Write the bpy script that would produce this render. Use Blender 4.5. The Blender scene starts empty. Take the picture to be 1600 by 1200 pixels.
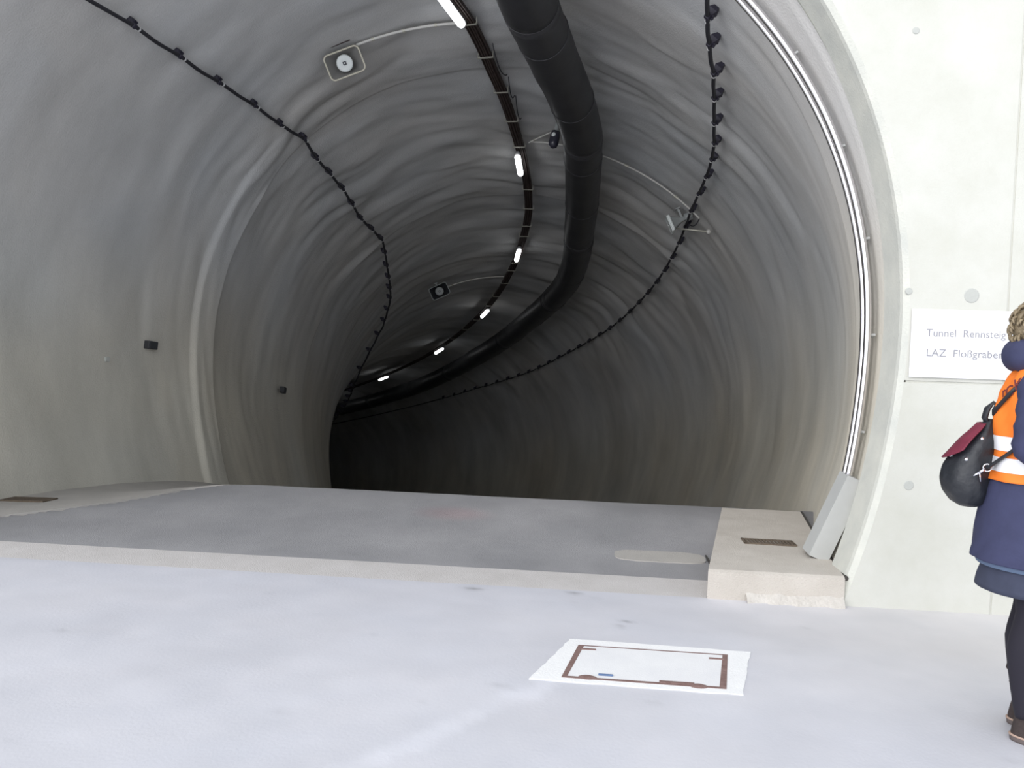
import bpy, bmesh, math, random
import numpy as np
from mathutils import Vector, Matrix
rnd = random.Random(7)
sc = bpy.context.scene
COL = sc.collection
# ------------------------------------------------------------------ camera, sky, sun, exposure
F_PX, CAM_H = 1240.0, 1.41
cam_d = bpy.data.cameras.new('camera'); cam = bpy.data.objects.new('camera', cam_d); COL.objects.link(cam)
cam_d.sensor_fit = 'HORIZONTAL'; cam_d.sensor_width = 36; cam_d.lens = 36 * F_PX / 1600
cam_d.clip_start = .05; cam_d.clip_end = 500
def cam_axes(yaw=4.8, pitch=2.3, roll=.033):
    a = math.radians(yaw); p = math.radians(pitch)
    f = np.array([-math.sin(a)*math.cos(p), math.cos(a)*math.cos(p), -math.sin(p)])
    r = np.array([math.cos(a), math.sin(a), 0.]); u = np.cross(r, f)
    c, s = math.cos(roll), math.sin(roll)
    return f, c*r + s*u, -s*r + c*u
f_, r_, u_ = cam_axes()
M = Matrix.Identity(4)
for i in range(3): M[i][0] = r_[i]; M[i][1] = u_[i]; M[i][2] = -f_[i]
M[2][3] = CAM_H
cam.matrix_world = M
sc.camera = cam
w = bpy.data.worlds.new('overcast_sky'); sc.world = w; w.use_nodes = True
bg = w.node_tree.nodes['Background']
bg.inputs['Color'].default_value = (.88, .93, 1.0, 1); bg.inputs['Strength'].default_value = 1.0
sd = bpy.data.lights.new('veiled_sun', 'SUN'); sun = bpy.data.objects.new('veiled_sun', sd); COL.objects.link(sun)
sd.energy = 2.4; sd.angle = math.radians(75); sd.color = (1.0, .98, .97)
sun.rotation_euler = Vector((.52, .80, -.34)).to_track_quat('-Z', 'Y').to_euler()
sc.view_settings.view_transform = 'Standard'; sc.view_settings.look = 'None'
sc.view_settings.gamma = 1; sc.view_settings.use_curve_mapping = False
sc.view_settings.exposure = 0.29
sc.cycles.use_denoising = True
sc.cycles.max_bounces = 14; sc.cycles.diffuse_bounces = 8

# ------------------------------------------------------------------ materials
def mat(name, col, rough=.8, metal=0., bump=0., bscale=80., var=0., vscale=6., col2=None, emit=None, estr=0., uv=False, attr=None, coat=0., spec=None):
    m = bpy.data.materials.new(name); m.use_nodes = True
    nt = m.node_tree; n = nt.nodes; L = nt.links; b = n['Principled BSDF']
    b.inputs['Roughness'].default_value = rough; b.inputs['Metallic'].default_value = metal
    b.inputs['Coat Weight'].default_value = coat
    if spec is not None: b.inputs['Specular IOR Level'].default_value = spec
    b.inputs['Base Color'].default_value = (*col, 1)
    tc = n.new('ShaderNodeTexCoord'); src = tc.outputs['UV'] if uv else tc.outputs['Object']
    if var or col2:
        no = n.new('ShaderNodeTexNoise'); no.inputs['Scale'].default_value = vscale; no.inputs['Detail'].default_value = 6
        no.inputs['Roughness'].default_value = .62
        L.new(src, no.inputs['Vector'])
        mp = n.new('ShaderNodeMapRange'); mp.inputs['From Min'].default_value = .3; mp.inputs['From Max'].default_value = .7
        L.new(no.outputs['Fac'], mp.inputs['Value'])
        mx = n.new('ShaderNodeMix'); mx.data_type = 'RGBA'
        c2 = col2 or tuple(c*(1-var) for c in col)
        mx.inputs['A'].default_value = (*col, 1); mx.inputs['B'].default_value = (*c2, 1)
        L.new(mp.outputs['Result'], mx.inputs['Factor'])
        out = mx.outputs['Result']
        if attr:
            at = n.new('ShaderNodeAttribute'); at.attribute_name = attr
            m2 = n.new('ShaderNodeMix'); m2.data_type = 'RGBA'; m2.blend_type = 'MULTIPLY'; m2.inputs['Factor'].default_value = 1
            L.new(out, m2.inputs['A']); L.new(at.outputs['Color'], m2.inputs['B']); out = m2.outputs['Result']
        L.new(out, b.inputs['Base Color'])
    if bump:
        nb = n.new('ShaderNodeTexNoise'); nb.inputs['Scale'].default_value = bscale; nb.inputs['Detail'].default_value = 4
        L.new(tc.outputs['Object'], nb.inputs['Vector'])
        bp = n.new('ShaderNodeBump'); bp.inputs['Strength'].default_value = bump; bp.inputs['Distance'].default_value = .01
        L.new(nb.outputs['Fac'], bp.inputs['Height']); L.new(bp.outputs['Normal'], b.inputs['Normal'])
    if emit:
        b.inputs['Emission Color'].default_value = (*emit, 1); b.inputs['Emission Strength'].default_value = estr
    return m
MAT = {}
MAT['shotcrete'] = mat('shotcrete', (.57, .567, .56), .95, bump=.4, bscale=70, col2=(.44, .44, .435), vscale=1.6, uv=True, attr='stain_and_light')
MAT['fair_concrete'] = mat('fair_faced_concrete', (.62, .62, .575), .85, bump=.15, bscale=120, col2=(.55, .55, .49), vscale=2.5)
MAT['collar'] = mat('collar_concrete', (.66, .66, .595), .9, bump=.3, bscale=90, col2=(.54, .55, .51), vscale=4)
MAT['slab'] = mat('forecourt_concrete', (.60, .595, .635), .8, bump=.10, bscale=60, col2=(.545, .55, .60), vscale=1.4, attr='stain_and_light')
MAT['beige'] = mat('beige_concrete', (.58, .54, .49), .9, bump=.5, bscale=140, col2=(.52, .48, .43), vscale=5)
MAT['strip'] = mat('pinkish_strip_concrete', (.60, .575, .565), .9, bump=.5, bscale=120, col2=(.54, .515, .50), vscale=5)
MAT['apron'] = mat('grey_apron_concrete', (.41, .39, .365), .9, bump=.4, bscale=140, col2=(.36, .345, .325), vscale=4)
MAT['road'] = mat('road_concrete', (.32, .315, .325), .9, bump=.4, bscale=150, col2=(.24, .24, .25), vscale=1.3, attr='stain_and_light')
MAT['mortar'] = mat('white_mortar', (.86, .86, .86), .9, bump=.3, bscale=110, col2=(.80, .80, .81), vscale=8)
MAT['fillet'] = mat('rough_mortar', (.60, .57, .53), .9, bump=.8, bscale=60, col2=(.50, .47, .43), vscale=20)
MAT['lid'] = mat('filled_lid', (.80, .80, .81), .85, bump=.2, bscale=150, col2=(.74, .74, .76), vscale=5)
MAT['rust'] = mat('rusty_steel', (.25, .165, .15), .8, bump=.4, col2=(.17, .10, .09), vscale=30)
MAT['grate'] = mat('brown_grate', (.16, .125, .09), .85, bump=.5, col2=(.11, .085, .065), vscale=40)
MAT['dark_joint'] = mat('joint_filler', (.06, .055, .05), .9)
MAT['black_plastic'] = mat('black_duct_plastic', (.040, .040, .043), .42, bump=.15, bscale=9, var=.45, vscale=3)
MAT['seam'] = mat('duct_seam_band', (.05, .05, .055), .5)
MAT['cable'] = mat('black_cable', (.02, .02, .026), .55)
MAT['clip'] = mat('black_clip_plastic', (.022, .02, .035), .6)
MAT['white_tie'] = mat('white_tie_plastic', (.6, .6, .6), .6)
MAT['tray'] = mat('brown_tray_paint', (.052, .034, .030), .7, bump=.2, var=.3, vscale=8)
MAT['strap'] = mat('galvanised_strap', (.55, .54, .47), .45, metal=.4)
MAT['steel'] = mat('bright_steel_tube', (.82, .80, .82), .22, metal=1.)
MAT['conduit'] = mat('pale_conduit', (.62, .61, .58), .5)
MAT['cover'] = mat('grey_sheet_cover', (.50, .51, .50), .55, var=.08)
MAT['lamp_body'] = mat('lamp_housing_grey', (.30, .30, .30), .6)
MAT['lamp'] = mat('glowing_diffuser', (.9, .9, .9), .4, emit=(.96, .98, 1.0), estr=3.6)
MAT['cream_rim'] = mat('cream_horn_rim', (.60, .57, .47), .5)
MAT['horn'] = mat('grey_horn_bowl', (.24, .235, .225), .6)
MAT['white_plastic'] = mat('white_horn_plastic', (.72, .76, .75), .45)
MAT['grey_plastic'] = mat('grey_housing', (.33, .35, .35), .5)
MAT['dark_plastic'] = mat('dark_glossy_housing', (.035, .035, .05), .2)
MAT['dark_box'] = mat('dark_wall_box', (.035, .037, .042), .6)
MAT['sign'] = mat('white_sign_sheet', (.86, .86, .88), .4)
MAT['letter'] = mat('grey_letter_film', (.30, .30, .33), .6)
MAT['plug'] = mat('tie_hole_mortar', (.47, .48, .45), .9, bump=.3)
MAT['skin'] = mat('skin', (.62, .38, .28), .55)
MAT['tights'] = mat('black_tights', (.014, .012, .022), .8)
MAT['boot'] = mat('dark_brown_suede', (.055, .040, .038), .85, bump=.3, var=.3, vscale=20)
MAT['sole'] = mat('pale_welt', (.42, .30, .24), .7)
MAT['sole_dark'] = mat('grey_brown_sole', (.13, .105, .10), .7)
MAT['coat'] = mat('navy_coat_cloth', (.045, .050, .115), .85, bump=.25, bscale=25, var=.25, vscale=9)
MAT['lining'] = mat('blue_denim_hem', (.12, .17, .27), .85)
MAT['skirt'] = mat('dark_slate_skirt', (.050, .058, .098), .9, var=.25, vscale=14)
MAT['vest'] = mat('orange_vest_fabric', (1.0, .235, .025), .7, var=.08, vscale=10)
MAT['reflective'] = mat('reflective_tape', (.86, .86, .89), .45)
MAT['vest_print'] = mat('dark_red_print', (.16, .03, .03), .7)
MAT['burgundy'] = mat('burgundy_cloth', (.20, .022, .05), .7, bump=.3, bscale=30, var=.3, vscale=14)
MAT['scarf'] = mat('wine_red_knit', (.16, .02, .045), .9, bump=.6, bscale=60)
MAT['bag'] = mat('black_bag_nylon', (.024, .027, .034), .5, bump=1.0, bscale=14, var=.3, vscale=12)
MAT['chrome'] = mat('chrome_clip', (.8, .8, .85), .2, metal=1.)
MAT['hair'] = mat('ash_blond_hair', (.34, .27, .17), .6, bump=.8, bscale=60, col2=(.16, .12, .075), vscale=45)
MAT['eye'] = mat('eye_white', (.8, .8, .8), .3)
MAT['lips'] = mat('lips', (.5, .2, .18), .5)
MAT['blue'] = mat('blue_scrap', (.10, .17, .33), .5)

# ------------------------------------------------------------------ helpers
def obj(name, verts, faces, m, parent=None, smooth=False, label=None, kind=None):
    me = bpy.data.meshes.new(name)
    o_ = np.array(parent['_o']) if (parent is not None and '_o' in parent) else np.zeros(3)
    V = (np.asarray(verts, float) - o_)
    me.from_pydata(V.tolist(), [], [tuple(int(i) for i in f) for f in faces])
    me.update()
    if smooth: me.polygons.foreach_set('use_smooth', [True]*len(me.polygons))
    o = bpy.data.objects.new(name, me); COL.objects.link(o)
    if m: me.materials.append(MAT[m])
    if parent is not None: o.parent = parent
    if label: o['label'] = label
    if kind: o['kind'] = kind
    return o
def root(name, label, cat, loc=(0, 0, 0), group=None, M=None):
    o = bpy.data.objects.new(name, None); COL.objects.link(o); o.empty_display_size = .1
    if M is not None: o.matrix_world = M
    else:
        o.location = loc; o['_o'] = list(map(float, loc))
    o['label'] = label; o['category'] = cat
    if group: o['group'] = group
    return o
def tag(o, label, cat, group=None):
    o['label'] = label; o['category'] = cat
    if group: o['group'] = group
    return o
class MB:
    def __init__(s): s.v = []; s.f = []
    def add(s, V, Fc):
        k = len(s.v); s.v += [tuple(map(float, q)) for q in V]; s.f += [tuple(i+k for i in q) for q in Fc]; return s
    def box(s, c, size, R=None, bev=0.):
        hx, hy, hz = [q/2 for q in size]
        if bev:
            bm = bmesh.new(); bmesh.ops.create_cube(bm, size=1)
            for v in bm.verts: v.co = Vector((v.co.x*size[0], v.co.y*size[1], v.co.z*size[2]))
            bmesh.ops.bevel(bm, geom=bm.edges[:], offset=bev, segments=2, profile=.5, affect='EDGES')
            V = [v.co.copy() for v in bm.verts]; bm.verts.index_update(); Fc = [[v.index for v in f.verts] for f in bm.faces]; bm.free()
        else:
            V = [Vector((x, y, z)) for x in (-hx, hx) for y in (-hy, hy) for z in (-hz, hz)]
            Fc = [(0, 1, 3, 2), (4, 6, 7, 5), (0, 4, 5, 1), (2, 3, 7, 6), (0, 2, 6, 4), (1, 5, 7, 3)]
        if R is not None: V = [R @ v for v in V]
        return s.add([v + Vector(c) for v in V], Fc)
    def tube(s, P, r, n=10, cap=True, flat=1.):
        P = [Vector(q) for q in P]; k = len(P); rs = [r]*k if np.isscalar(r) else list(r)
        t0 = (P[1]-P[0]).normalized(); ref = Vector((0, 0, 1)) if abs(t0.z) < .9 else Vector((1, 0, 0))
        u = t0.cross(ref).normalized(); V = []
        for i in range(k):
            t = (P[min(i+1, k-1)]-P[max(i-1, 0)]).normalized()
            u = (u - t*u.dot(t)).normalized(); v = t.cross(u)
            for j in range(n):
                a = 2*math.pi*j/n; V.append(P[i] + u*math.cos(a)*rs[i] + v*math.sin(a)*rs[i]*flat)
        Fc = [(i*n+j, i*n+(j+1) % n, (i+1)*n+(j+1) % n, (i+1)*n+j) for i in range(k-1) for j in range(n)]
        if cap: Fc += [tuple(range(n))[::-1], tuple((k-1)*n+j for j in range(n))]
        return s.add(V, Fc)
    def lathe(s, prof, n=24, R=None, c=(0, 0, 0)):   # prof: (r, z) along local z
        V = [Vector((r*math.cos(2*math.pi*j/n), r*math.sin(2*math.pi*j/n), z)) for r, z in prof for j in range(n)]
        if R is not None: V = [R @ v for v in V]
        Fc = [(i*n+j, i*n+(j+1) % n, (i+1)*n+(j+1) % n, (i+1)*n+j) for i in range(len(prof)-1) for j in range(n)]
        Fc += [tuple(range(n))[::-1], tuple((len(prof)-1)*n+j for j in range(n))]
        return s.add([v+Vector(c) for v in V], Fc)
    def ell(s, c, r, n=20, m=12, R=None):
        V = []
        for i in range(m+1):
            th = math.pi*i/m
            for j in range(n):
                a = 2*math.pi*j/n; V.append(Vector((r[0]*math.sin(th)*math.cos(a), r[1]*math.sin(th)*math.sin(a), r[2]*math.cos(th))))
        if R is not None: V = [R @ v for v in V]
        Fc = [(i*n+j, (i+1)*n+j, (i+1)*n+(j+1) % n, i*n+(j+1) % n) for i in range(m) for j in range(n)]
        return s.add([v+Vector(c) for v in V], Fc)
    def build(s, name, m, parent=None, smooth=False, label=None, kind=None):
        o = obj(name, s.v, s.f, m, parent, smooth, label, kind)
        return o
def grid_faces(nr, nc, flip=False):
    i, j = np.meshgrid(np.arange(nr-1), np.arange(nc-1), indexing='ij')
    a = (i*nc+j).ravel(); q = np.stack([a, a+1, a+nc+1, a+nc], 1)
    return q[:, ::-1] if flip else q
def np_mesh(name, V, Q, m, uv=None, stain_and_light=None, smooth=True, parent=None):
    me = bpy.data.meshes.new(name); V = np.asarray(V, np.float32)
    me.vertices.add(len(V)); me.vertices.foreach_set('co', V.ravel())
    nq = len(Q); me.loops.add(nq*4); me.loops.foreach_set('vertex_index', Q.astype(np.int32).ravel())
    me.polygons.add(nq); me.polygons.foreach_set('loop_start', np.arange(nq, dtype=np.int32)*4)
    me.polygons.foreach_set('use_smooth', np.full(nq, smooth))
    me.update(calc_edges=True); me.validate()
    if uv is not None:
        l = me.uv_layers.new(name='UVMap'); l.data.foreach_set('uv', np.asarray(uv, np.float32)[Q.ravel()].ravel())
    if stain_and_light is not None:
        a = me.color_attributes.new('stain_and_light', 'FLOAT_COLOR', 'POINT')
        c = np.ones((len(V), 4), np.float32); c[:, :3] = stain_and_light if np.ndim(stain_and_light) == 2 else np.asarray(stain_and_light)[:, None]
        a.data.foreach_set('color', c.ravel())
    me.materials.append(MAT[m]); o = bpy.data.objects.new(name, me); COL.objects.link(o)
    if parent: o.parent = parent
    return o
def vnoise(x, y, seed=0):
    x = np.asarray(x, float); y = np.asarray(y, float); xi = np.floor(x).astype(np.int64); yi = np.floor(y).astype(np.int64)
    fx = x-xi; fy = y-yi; fx = fx**3*(fx*(fx*6-15)+10); fy = fy**3*(fy*(fy*6-15)+10)
    def h(a, b):
        n = (a*374761393 + b*668265263 + seed*1442695041) & 0xffffffff
        n = ((n ^ (n >> 13))*1274126177) & 0xffffffff; n = (n ^ (n >> 16)) & 0xffff
        return n/32767.5-1
    return (h(xi, yi)*(1-fx)+h(xi+1, yi)*fx)*(1-fy)+(h(xi, yi+1)*(1-fx)+h(xi+1, yi+1)*fx)*fy
def fbm(x, y, seed=0, o=4, g=.5):
    r = 0; a = 1; t = 0
    for k in range(o): r = r + a*vnoise(x*2**k+17.3*k, y*2**k-9.1*k, seed+k); t += a; a *= g
    return r/t
def sstep(x, a, b):
    t = np.clip((x-a)/(b-a), 0, 1); return t*t*(3-2*t)

# ------------------------------------------------------------------ tunnel axis and section (metres)
XC, RAD, ZC, INS, Y0 = -1.58131, 3.41023, 1.65057, .29366, 4.71
KN = np.array([0, 2.5, 5, 8, 12, 17, 24, 34, 45.])
HD = np.array([.04046, .21852, .06014, -.06141, -.29777, -.50876, -.86596, -1.16982, -1.46656])
SL = np.array([.22266, .05317, .18007, .22863, .23143, .23741, .23724, .18881, .14226])
S = np.arange(0, 45.05, .1)
_th = np.interp(S, KN, HD); _sl = np.interp(S, KN, SL)
CX = XC+np.concatenate([[0], np.cumsum(np.sin(_th[:-1])*.1)])
CY = Y0+np.concatenate([[0], np.cumsum(np.cos(_th[:-1])*.1)])
CZ = np.concatenate([[0], np.cumsum(-_sl[:-1]*.1)])
_w = sstep(S, 0, 3); HH = _th*_w-.04564*_w; LL = _w*-.0522*np.minimum(1, _sl/.2)
RP = (ZC**2+INS**2)/(2*INS)
def prof(phi):
    phi = np.asarray(phi, float); a = np.abs(phi); q = math.pi/2; up = a <= q
    dd = np.where(up, 0, (a-q)*RAD)
    u = np.where(up, RAD*np.sin(phi), np.sign(phi)*(RAD-RP+np.sqrt(np.maximum(RP*RP-dd**2, .01))))
    return u, np.where(up, ZC+RAD*np.cos(phi), ZC-dd)
def pto(s, phi, o=0.):
    s = np.asarray(s, float); x, y, z, h, l = [np.interp(s, S, c) for c in (CX, CY, CZ, HH, LL)]
    u, v = prof(phi); u2, v2 = prof(np.asarray(phi)+1e-3); tu, tv = u2-u, v2-v; n = np.sqrt(tu**2+tv**2)
    nu, nv = tv/n, -tu/n; sg = np.sign(nu*(-u)+nv*(ZC-v)); u = u+nu*sg*o; v = v+nv*sg*o
    return np.stack([x+u*np.cos(h)+np.sin(h)*l*v, y-u*np.sin(h)+np.cos(h)*l*v, z+v], -1)
def V3(s, phi, o=0.): return Vector(pto(s, phi, o).tolist())
def frame(s, phi, o=0.):
    p = V3(s, phi, o); t = (V3(s+.02, phi, o)-V3(s-.02 if s > .02 else s, phi, o)).normalized()
    n = (V3(s, phi, o+.05)-p).normalized(); n = (n-t*n.dot(t)).normalized(); b = n.cross(t)
    A = Matrix.Identity(4)
    for i in range(3): A[i][0] = t[i]; A[i][1] = b[i]; A[i][2] = n[i]; A[i][3] = p[i]
    return A
ARC = RAD
def relief(s, phi):      # outward displacement of the sprayed concrete (m)
    a = phi*ARC
    wob = .35*vnoise(a/1.7, s/3., 3)+.12*vnoise(a/.7, s/1.2, 5)
    q = s+wob+.10*a*np.sin(s*.7)
    r1 = 1-np.abs(vnoise(q/.42, a/1.5+.3*s, 11))*2; r5 = 1-np.abs(vnoise(q/.75+.3*a, a/1.9, 17))*2
    r2 = vnoise(q/.22, a/.75+.5*s, 21); r3 = vnoise(s/1.3, a/1.9, 31); r4 = vnoise(s/.13+wob*4, a/.5, 41)
    crown = (1-.78*sstep(np.abs(phi), .75, 1.25))*(.45+.55*sstep(s, 2.0, 3.6))
    d = crown*(.024*r1+.016*r5+.017*r2+.008*r4)+.020*r3*(.5+.5*sstep(s, 1.5, 4))
    near = sstep(s, .35, 1.3)
    d = d*(.25+.75*near)*(1-.6*sstep(np.abs(phi), 1.8, 2.0))
    lump = sstep(s, 3.75, 3.85)*(1-sstep(s, 4.28, 4.36))
    d = d-.05*lump*sstep(-phi, .5, 1.3)
    d = d+.05*sstep(s, 4.28, 4.40)*sstep(-phi, -.4, .5)
    d = d+.07*sstep(s, 7.98, 8.10)*sstep(-phi, -1.0, -.2)
    d = d+.035*sstep(s, 1.12, 1.2)*sstep(phi, .7, 1.1)*(1-sstep(phi, 1.7, 1.9))
    return d+.012*(1-sstep(s, .30, .34))
# stations
ss = np.concatenate([[.27, .29, .31, .34, .37], np.arange(.4, 3.7, .045), np.arange(3.7, 4.5, .022), np.arange(4.5, 7.9, .045), np.arange(7.9, 8.2, .025), np.arange(8.2, 13, .06), np.arange(13, 27, .11), np.arange(27, 45, .4)]); ss = ss[np.concatenate([[True], np.diff(ss) > .015])]
pp = np.linspace(-2.33, 2.33, 300)
SS, PP = np.meshgrid(ss, pp, indexing='ij'); D = relief(SS, PP)
VV = pto(SS.ravel(), PP.ravel(), -D.ravel())
arc = PP*ARC
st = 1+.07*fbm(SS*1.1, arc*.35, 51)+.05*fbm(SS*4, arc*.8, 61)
st += .14*(1-sstep(SS, 1.1, 1.2))*sstep(PP, .5, .9)  # daylight by the portal painted into the right lining as a paler tone
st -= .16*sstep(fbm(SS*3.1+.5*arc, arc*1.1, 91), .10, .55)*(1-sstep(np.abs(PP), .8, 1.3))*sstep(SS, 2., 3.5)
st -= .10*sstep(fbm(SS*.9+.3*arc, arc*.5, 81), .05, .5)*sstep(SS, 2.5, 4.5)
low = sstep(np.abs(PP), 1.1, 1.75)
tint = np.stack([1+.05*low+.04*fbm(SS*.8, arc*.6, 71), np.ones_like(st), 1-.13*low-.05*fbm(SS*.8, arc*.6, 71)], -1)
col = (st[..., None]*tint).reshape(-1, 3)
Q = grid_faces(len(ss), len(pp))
lin = np_mesh('wall_tunnel', VV, Q, 'shotcrete', uv=np.stack([SS.ravel()*1.3, arc.ravel()*.35], 1), stain_and_light=col)
lin['kind'] = 'structure'
E_ = pto(np.full(60, 44.9), np.linspace(-2.33, 2.33, 60), -.2)
obj('wall_tunnel_end', E_, [tuple(range(60))], 'shotcrete', kind='structure')

# ------------------------------------------------------------------ portal wall (fair-faced concrete with a horseshoe opening)
def edge_at(front):      # outline of the opening at the portal plane
    ph = np.linspace(-2.2, 2.2, 121); u, v = prof(ph); return u, v
def portal_wall():
    u, v = edge_at(True); c = np.array([0, ZC])
    def ringpts(grow, y):
        nx = u/np.hypot(u, v-ZC); nz = (v-ZC)/np.hypot(u, v-ZC)
        return np.stack([XC+u+nx*grow, np.full_like(u, y), v+nz*grow], 1)
    V = []; Fc = []
    R = [ringpts(.035, Y0-.001), ringpts(.006, Y0+.022), ringpts(0., Y0+.05), ringpts(0., Y0+.285), ringpts(.35, Y0+.3)]
    n = len(u)
    for r in R: V += r.tolist()
    for k in range(len(R)-1):
        for i in range(n-1): Fc.append((k*n+i, k*n+i+1, (k+1)*n+i+1, (k+1)*n+i))
    return V, Fc
V, Fc = portal_wall()
wall = bpy.data.objects.new('wall_portal', None)
# main front panels are cut from slabs with the opening subtracted
def extrude_poly(P, y0, y1):
    n = len(P); V = [(x, y0, z) for x, z in P]+[(x, y1, z) for x, z in P]
    Fc = [tuple(range(n)), tuple(range(2*n-1, n-1, -1))]+[(i, i+n, (i+1) % n+n, (i+1) % n) for i in range(n)]
    return V, Fc
u, v = edge_at(True); nx = u/np.hypot(u, v-ZC); nz = (v-ZC)/np.hypot(u, v-ZC)
eu = (XC+u+nx*.035).tolist(); ev = (v+nz*.035).tolist()
JX = 2.395; JZ = 1.318; G = .006                 # formwork joints
def clip_arc(z0, z1, side):
    pts = [(x, z) for x, z in zip(eu, ev) if (x-XC)*side > 0 and z0 < z < z1]
    pts.sort(key=lambda q: q[1]); return pts
def xat(z, side):
    pts = [(x, q) for x, q in zip(eu, ev) if (x-XC)*side > 0]; pts.sort(key=lambda q: q[1])
    return float(np.interp(z, [q[1] for q in pts], [q[0] for q in pts]))
TOPZ = 8.6
ztop = max(ev)
wall_root = obj('wall_portal', V, Fc, 'collar', smooth=False, kind='structure')
def panel(P, y0=Y0-.001, y1=Y0+.30):
    V, Fc = extrude_poly(P, y0, y1); o = obj('panel', V, Fc, 'fair_concrete', wall_root); return o
for side in (1, -1):
    zs = [-.3, JZ]
    A = [(xat(-.3, side), -.3)]+clip_arc(-.3, JZ-G, side)+[(xat(JZ-G, side), JZ-G)]
    xj = XC+side*(JX-XC)
    B = [(xj-side*G, JZ-G), (xj-side*G, -.3)]
    P = A+B; panel(P if side > 0 else P[::-1])
    zc = 4.0
    A = [(xat(JZ+G, side), JZ+G)]+clip_arc(JZ+G, zc, side)+[(xat(zc, side), zc)]
    B = [(xj-side*G, zc), (xj-side*G, JZ+G)]
    P = A+B; panel(P if side > 0 else P[::-1])
    for (z0, z1) in ((-.3, JZ-G), (JZ+G, zc), (zc+2*G, TOPZ)):
        for k in range(3):
            xa = xj+side*(G+k*2.7); xb = xa+side*(2.7-2*G)
            P = [(xa, z0), (xb, z0), (xb, z1), (xa, z1)]; panel(P if side > 0 else P[::-1])
# lintel panel above the crown
A = [(x, z) for x, z in zip(eu, ev) if z > 4.0+2*G]
A.sort(key=lambda q: q[0])
xl = XC-(JX-XC)+G; xr = JX-G
zc = 4.0+2*G
P = [(xl, zc), (XC-(xat(zc, 1)-XC), zc)]+A+[(xat(zc, 1), zc), (xr, zc), (xr, TOPZ), (xl, TOPZ)]
panel(P[::-1])
# recessed backing behind the joints
m = MB(); m.box((JX, Y0+.147, TOPZ/2), (.06, .285, TOPZ)); m.box((2*XC-JX, Y0+.147, TOPZ/2), (.06, .285, TOPZ))
for sg in (1, -1):
    m.box((XC+sg*(JX-XC+4), Y0+.148, JZ), (8, .285, .06)); m.box((XC+sg*(JX-XC+4), Y0+.148, 4.006), (8, .285, .06))
    x0 = xat(JZ, 1)+.012; m.box((XC+sg*((x0+JX)/2-XC), Y0+.1485, JZ), (JX-x0, .285, .06))
    x0 = xat(4.0, 1)+.03; m.box((XC+sg*((x0+JX)/2-XC), Y0+.1485, 4.006), (JX-x0, .285, .06))
m.build('joint_backing', 'fair_concrete', wall_root)
# tie-hole plugs
for (x, z, r) in ((1.816, 3.29, .020), (1.853, 1.831, .020), (2.195, 1.815, .042), (1.878+.03, .721, .028), (1.853+.9, 1.831, .02), (2.72, 3.29, .02)):
    R = Matrix.Rotation(math.pi/2, 3, 'X')
    MB().lathe([(r*.15, .0035), (r*.9, .003), (r, 0), (r, -.002)], 20, R, (x, Y0-.001, z)).build('tie_hole_plug', 'plug', wall_root)

# ------------------------------------------------------------------ forecourt slab
def axis(a, b, fa, fb, fine, coarse):
    return np.unique(np.round(np.concatenate([np.arange(a, fa, coarse), np.arange(fa, fb, fine), np.arange(fb, b+1e-6, coarse), [b]]), 4))
gx = axis(-11, 9, -4.6, 3.0, .035, .5); gy = axis(-9, Y0, 2.0, Y0, .035, .5)
X, Y = np.meshgrid(gx, gy, indexing='xy'); X = X.T; Y = Y.T
st = 1+.07*fbm(X*1.2, Y*1.9, 5)+.06*fbm(X*3.5, Y*5, 9)
# old mortar smear curving in from the lower left, worn pale
cx = np.array([-1.2, -.69, -.535, -.339, -.099]); cy = np.array([2.1, 2.559, 2.758, 3.046, 3.296])
dmin = np.full(X.shape, 9.)
for k in range(len(cx)-1):
    ax, ay, bx, by = cx[k], cy[k], cx[k+1], cy[k+1]; t = np.clip(((X-ax)*(bx-ax)+(Y-ay)*(by-ay))/((bx-ax)**2+(by-ay)**2), 0, 1)
    dmin = np.minimum(dmin, np.hypot(X-ax-t*(bx-ax), Y-ay-t*(by-ay)))
dmin += .035*fbm(X*14, Y*14, 15)
st += .13*(1-sstep(dmin, .03, .075))*(.6+.4*vnoise(X*9, Y*9, 4))
for k in range(26):
    x0, y0 = rnd.uniform(-4, 2.4), rnd.uniform(2.2, 4.6); r = rnd.uniform(.012, .028)
    st -= rnd.uniform(.04, .14)*(1-sstep(np.hypot((X-x0)/1.6, Y-y0), 0, r*1.6))
for x0, y0, r in ((-.577, 4.624, .05), (.018, 4.651, .04), (.3, 4.2, .03), (.26, 4.12, .03)):
    st -= .4*(1-sstep(np.hypot((X-x0)/1.8, Y-y0), 0, r))
warm = sstep(X, .2, 2.2)*sstep(Y, 3.0, 4.2)
colr = np.stack([st*(1+.05*warm), st*(1+.02*warm), st*(1-.05*warm)], -1).reshape(-1, 3)
Z = .0015*fbm(X*2, Y*2, 2)
fl = np_mesh('floor', np.stack([X.ravel(), Y.ravel(), Z.ravel()], 1), grid_faces(len(gx), len(gy), True), 'slab', stain_and_light=colr)
fl['kind'] = 'structure'

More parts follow.
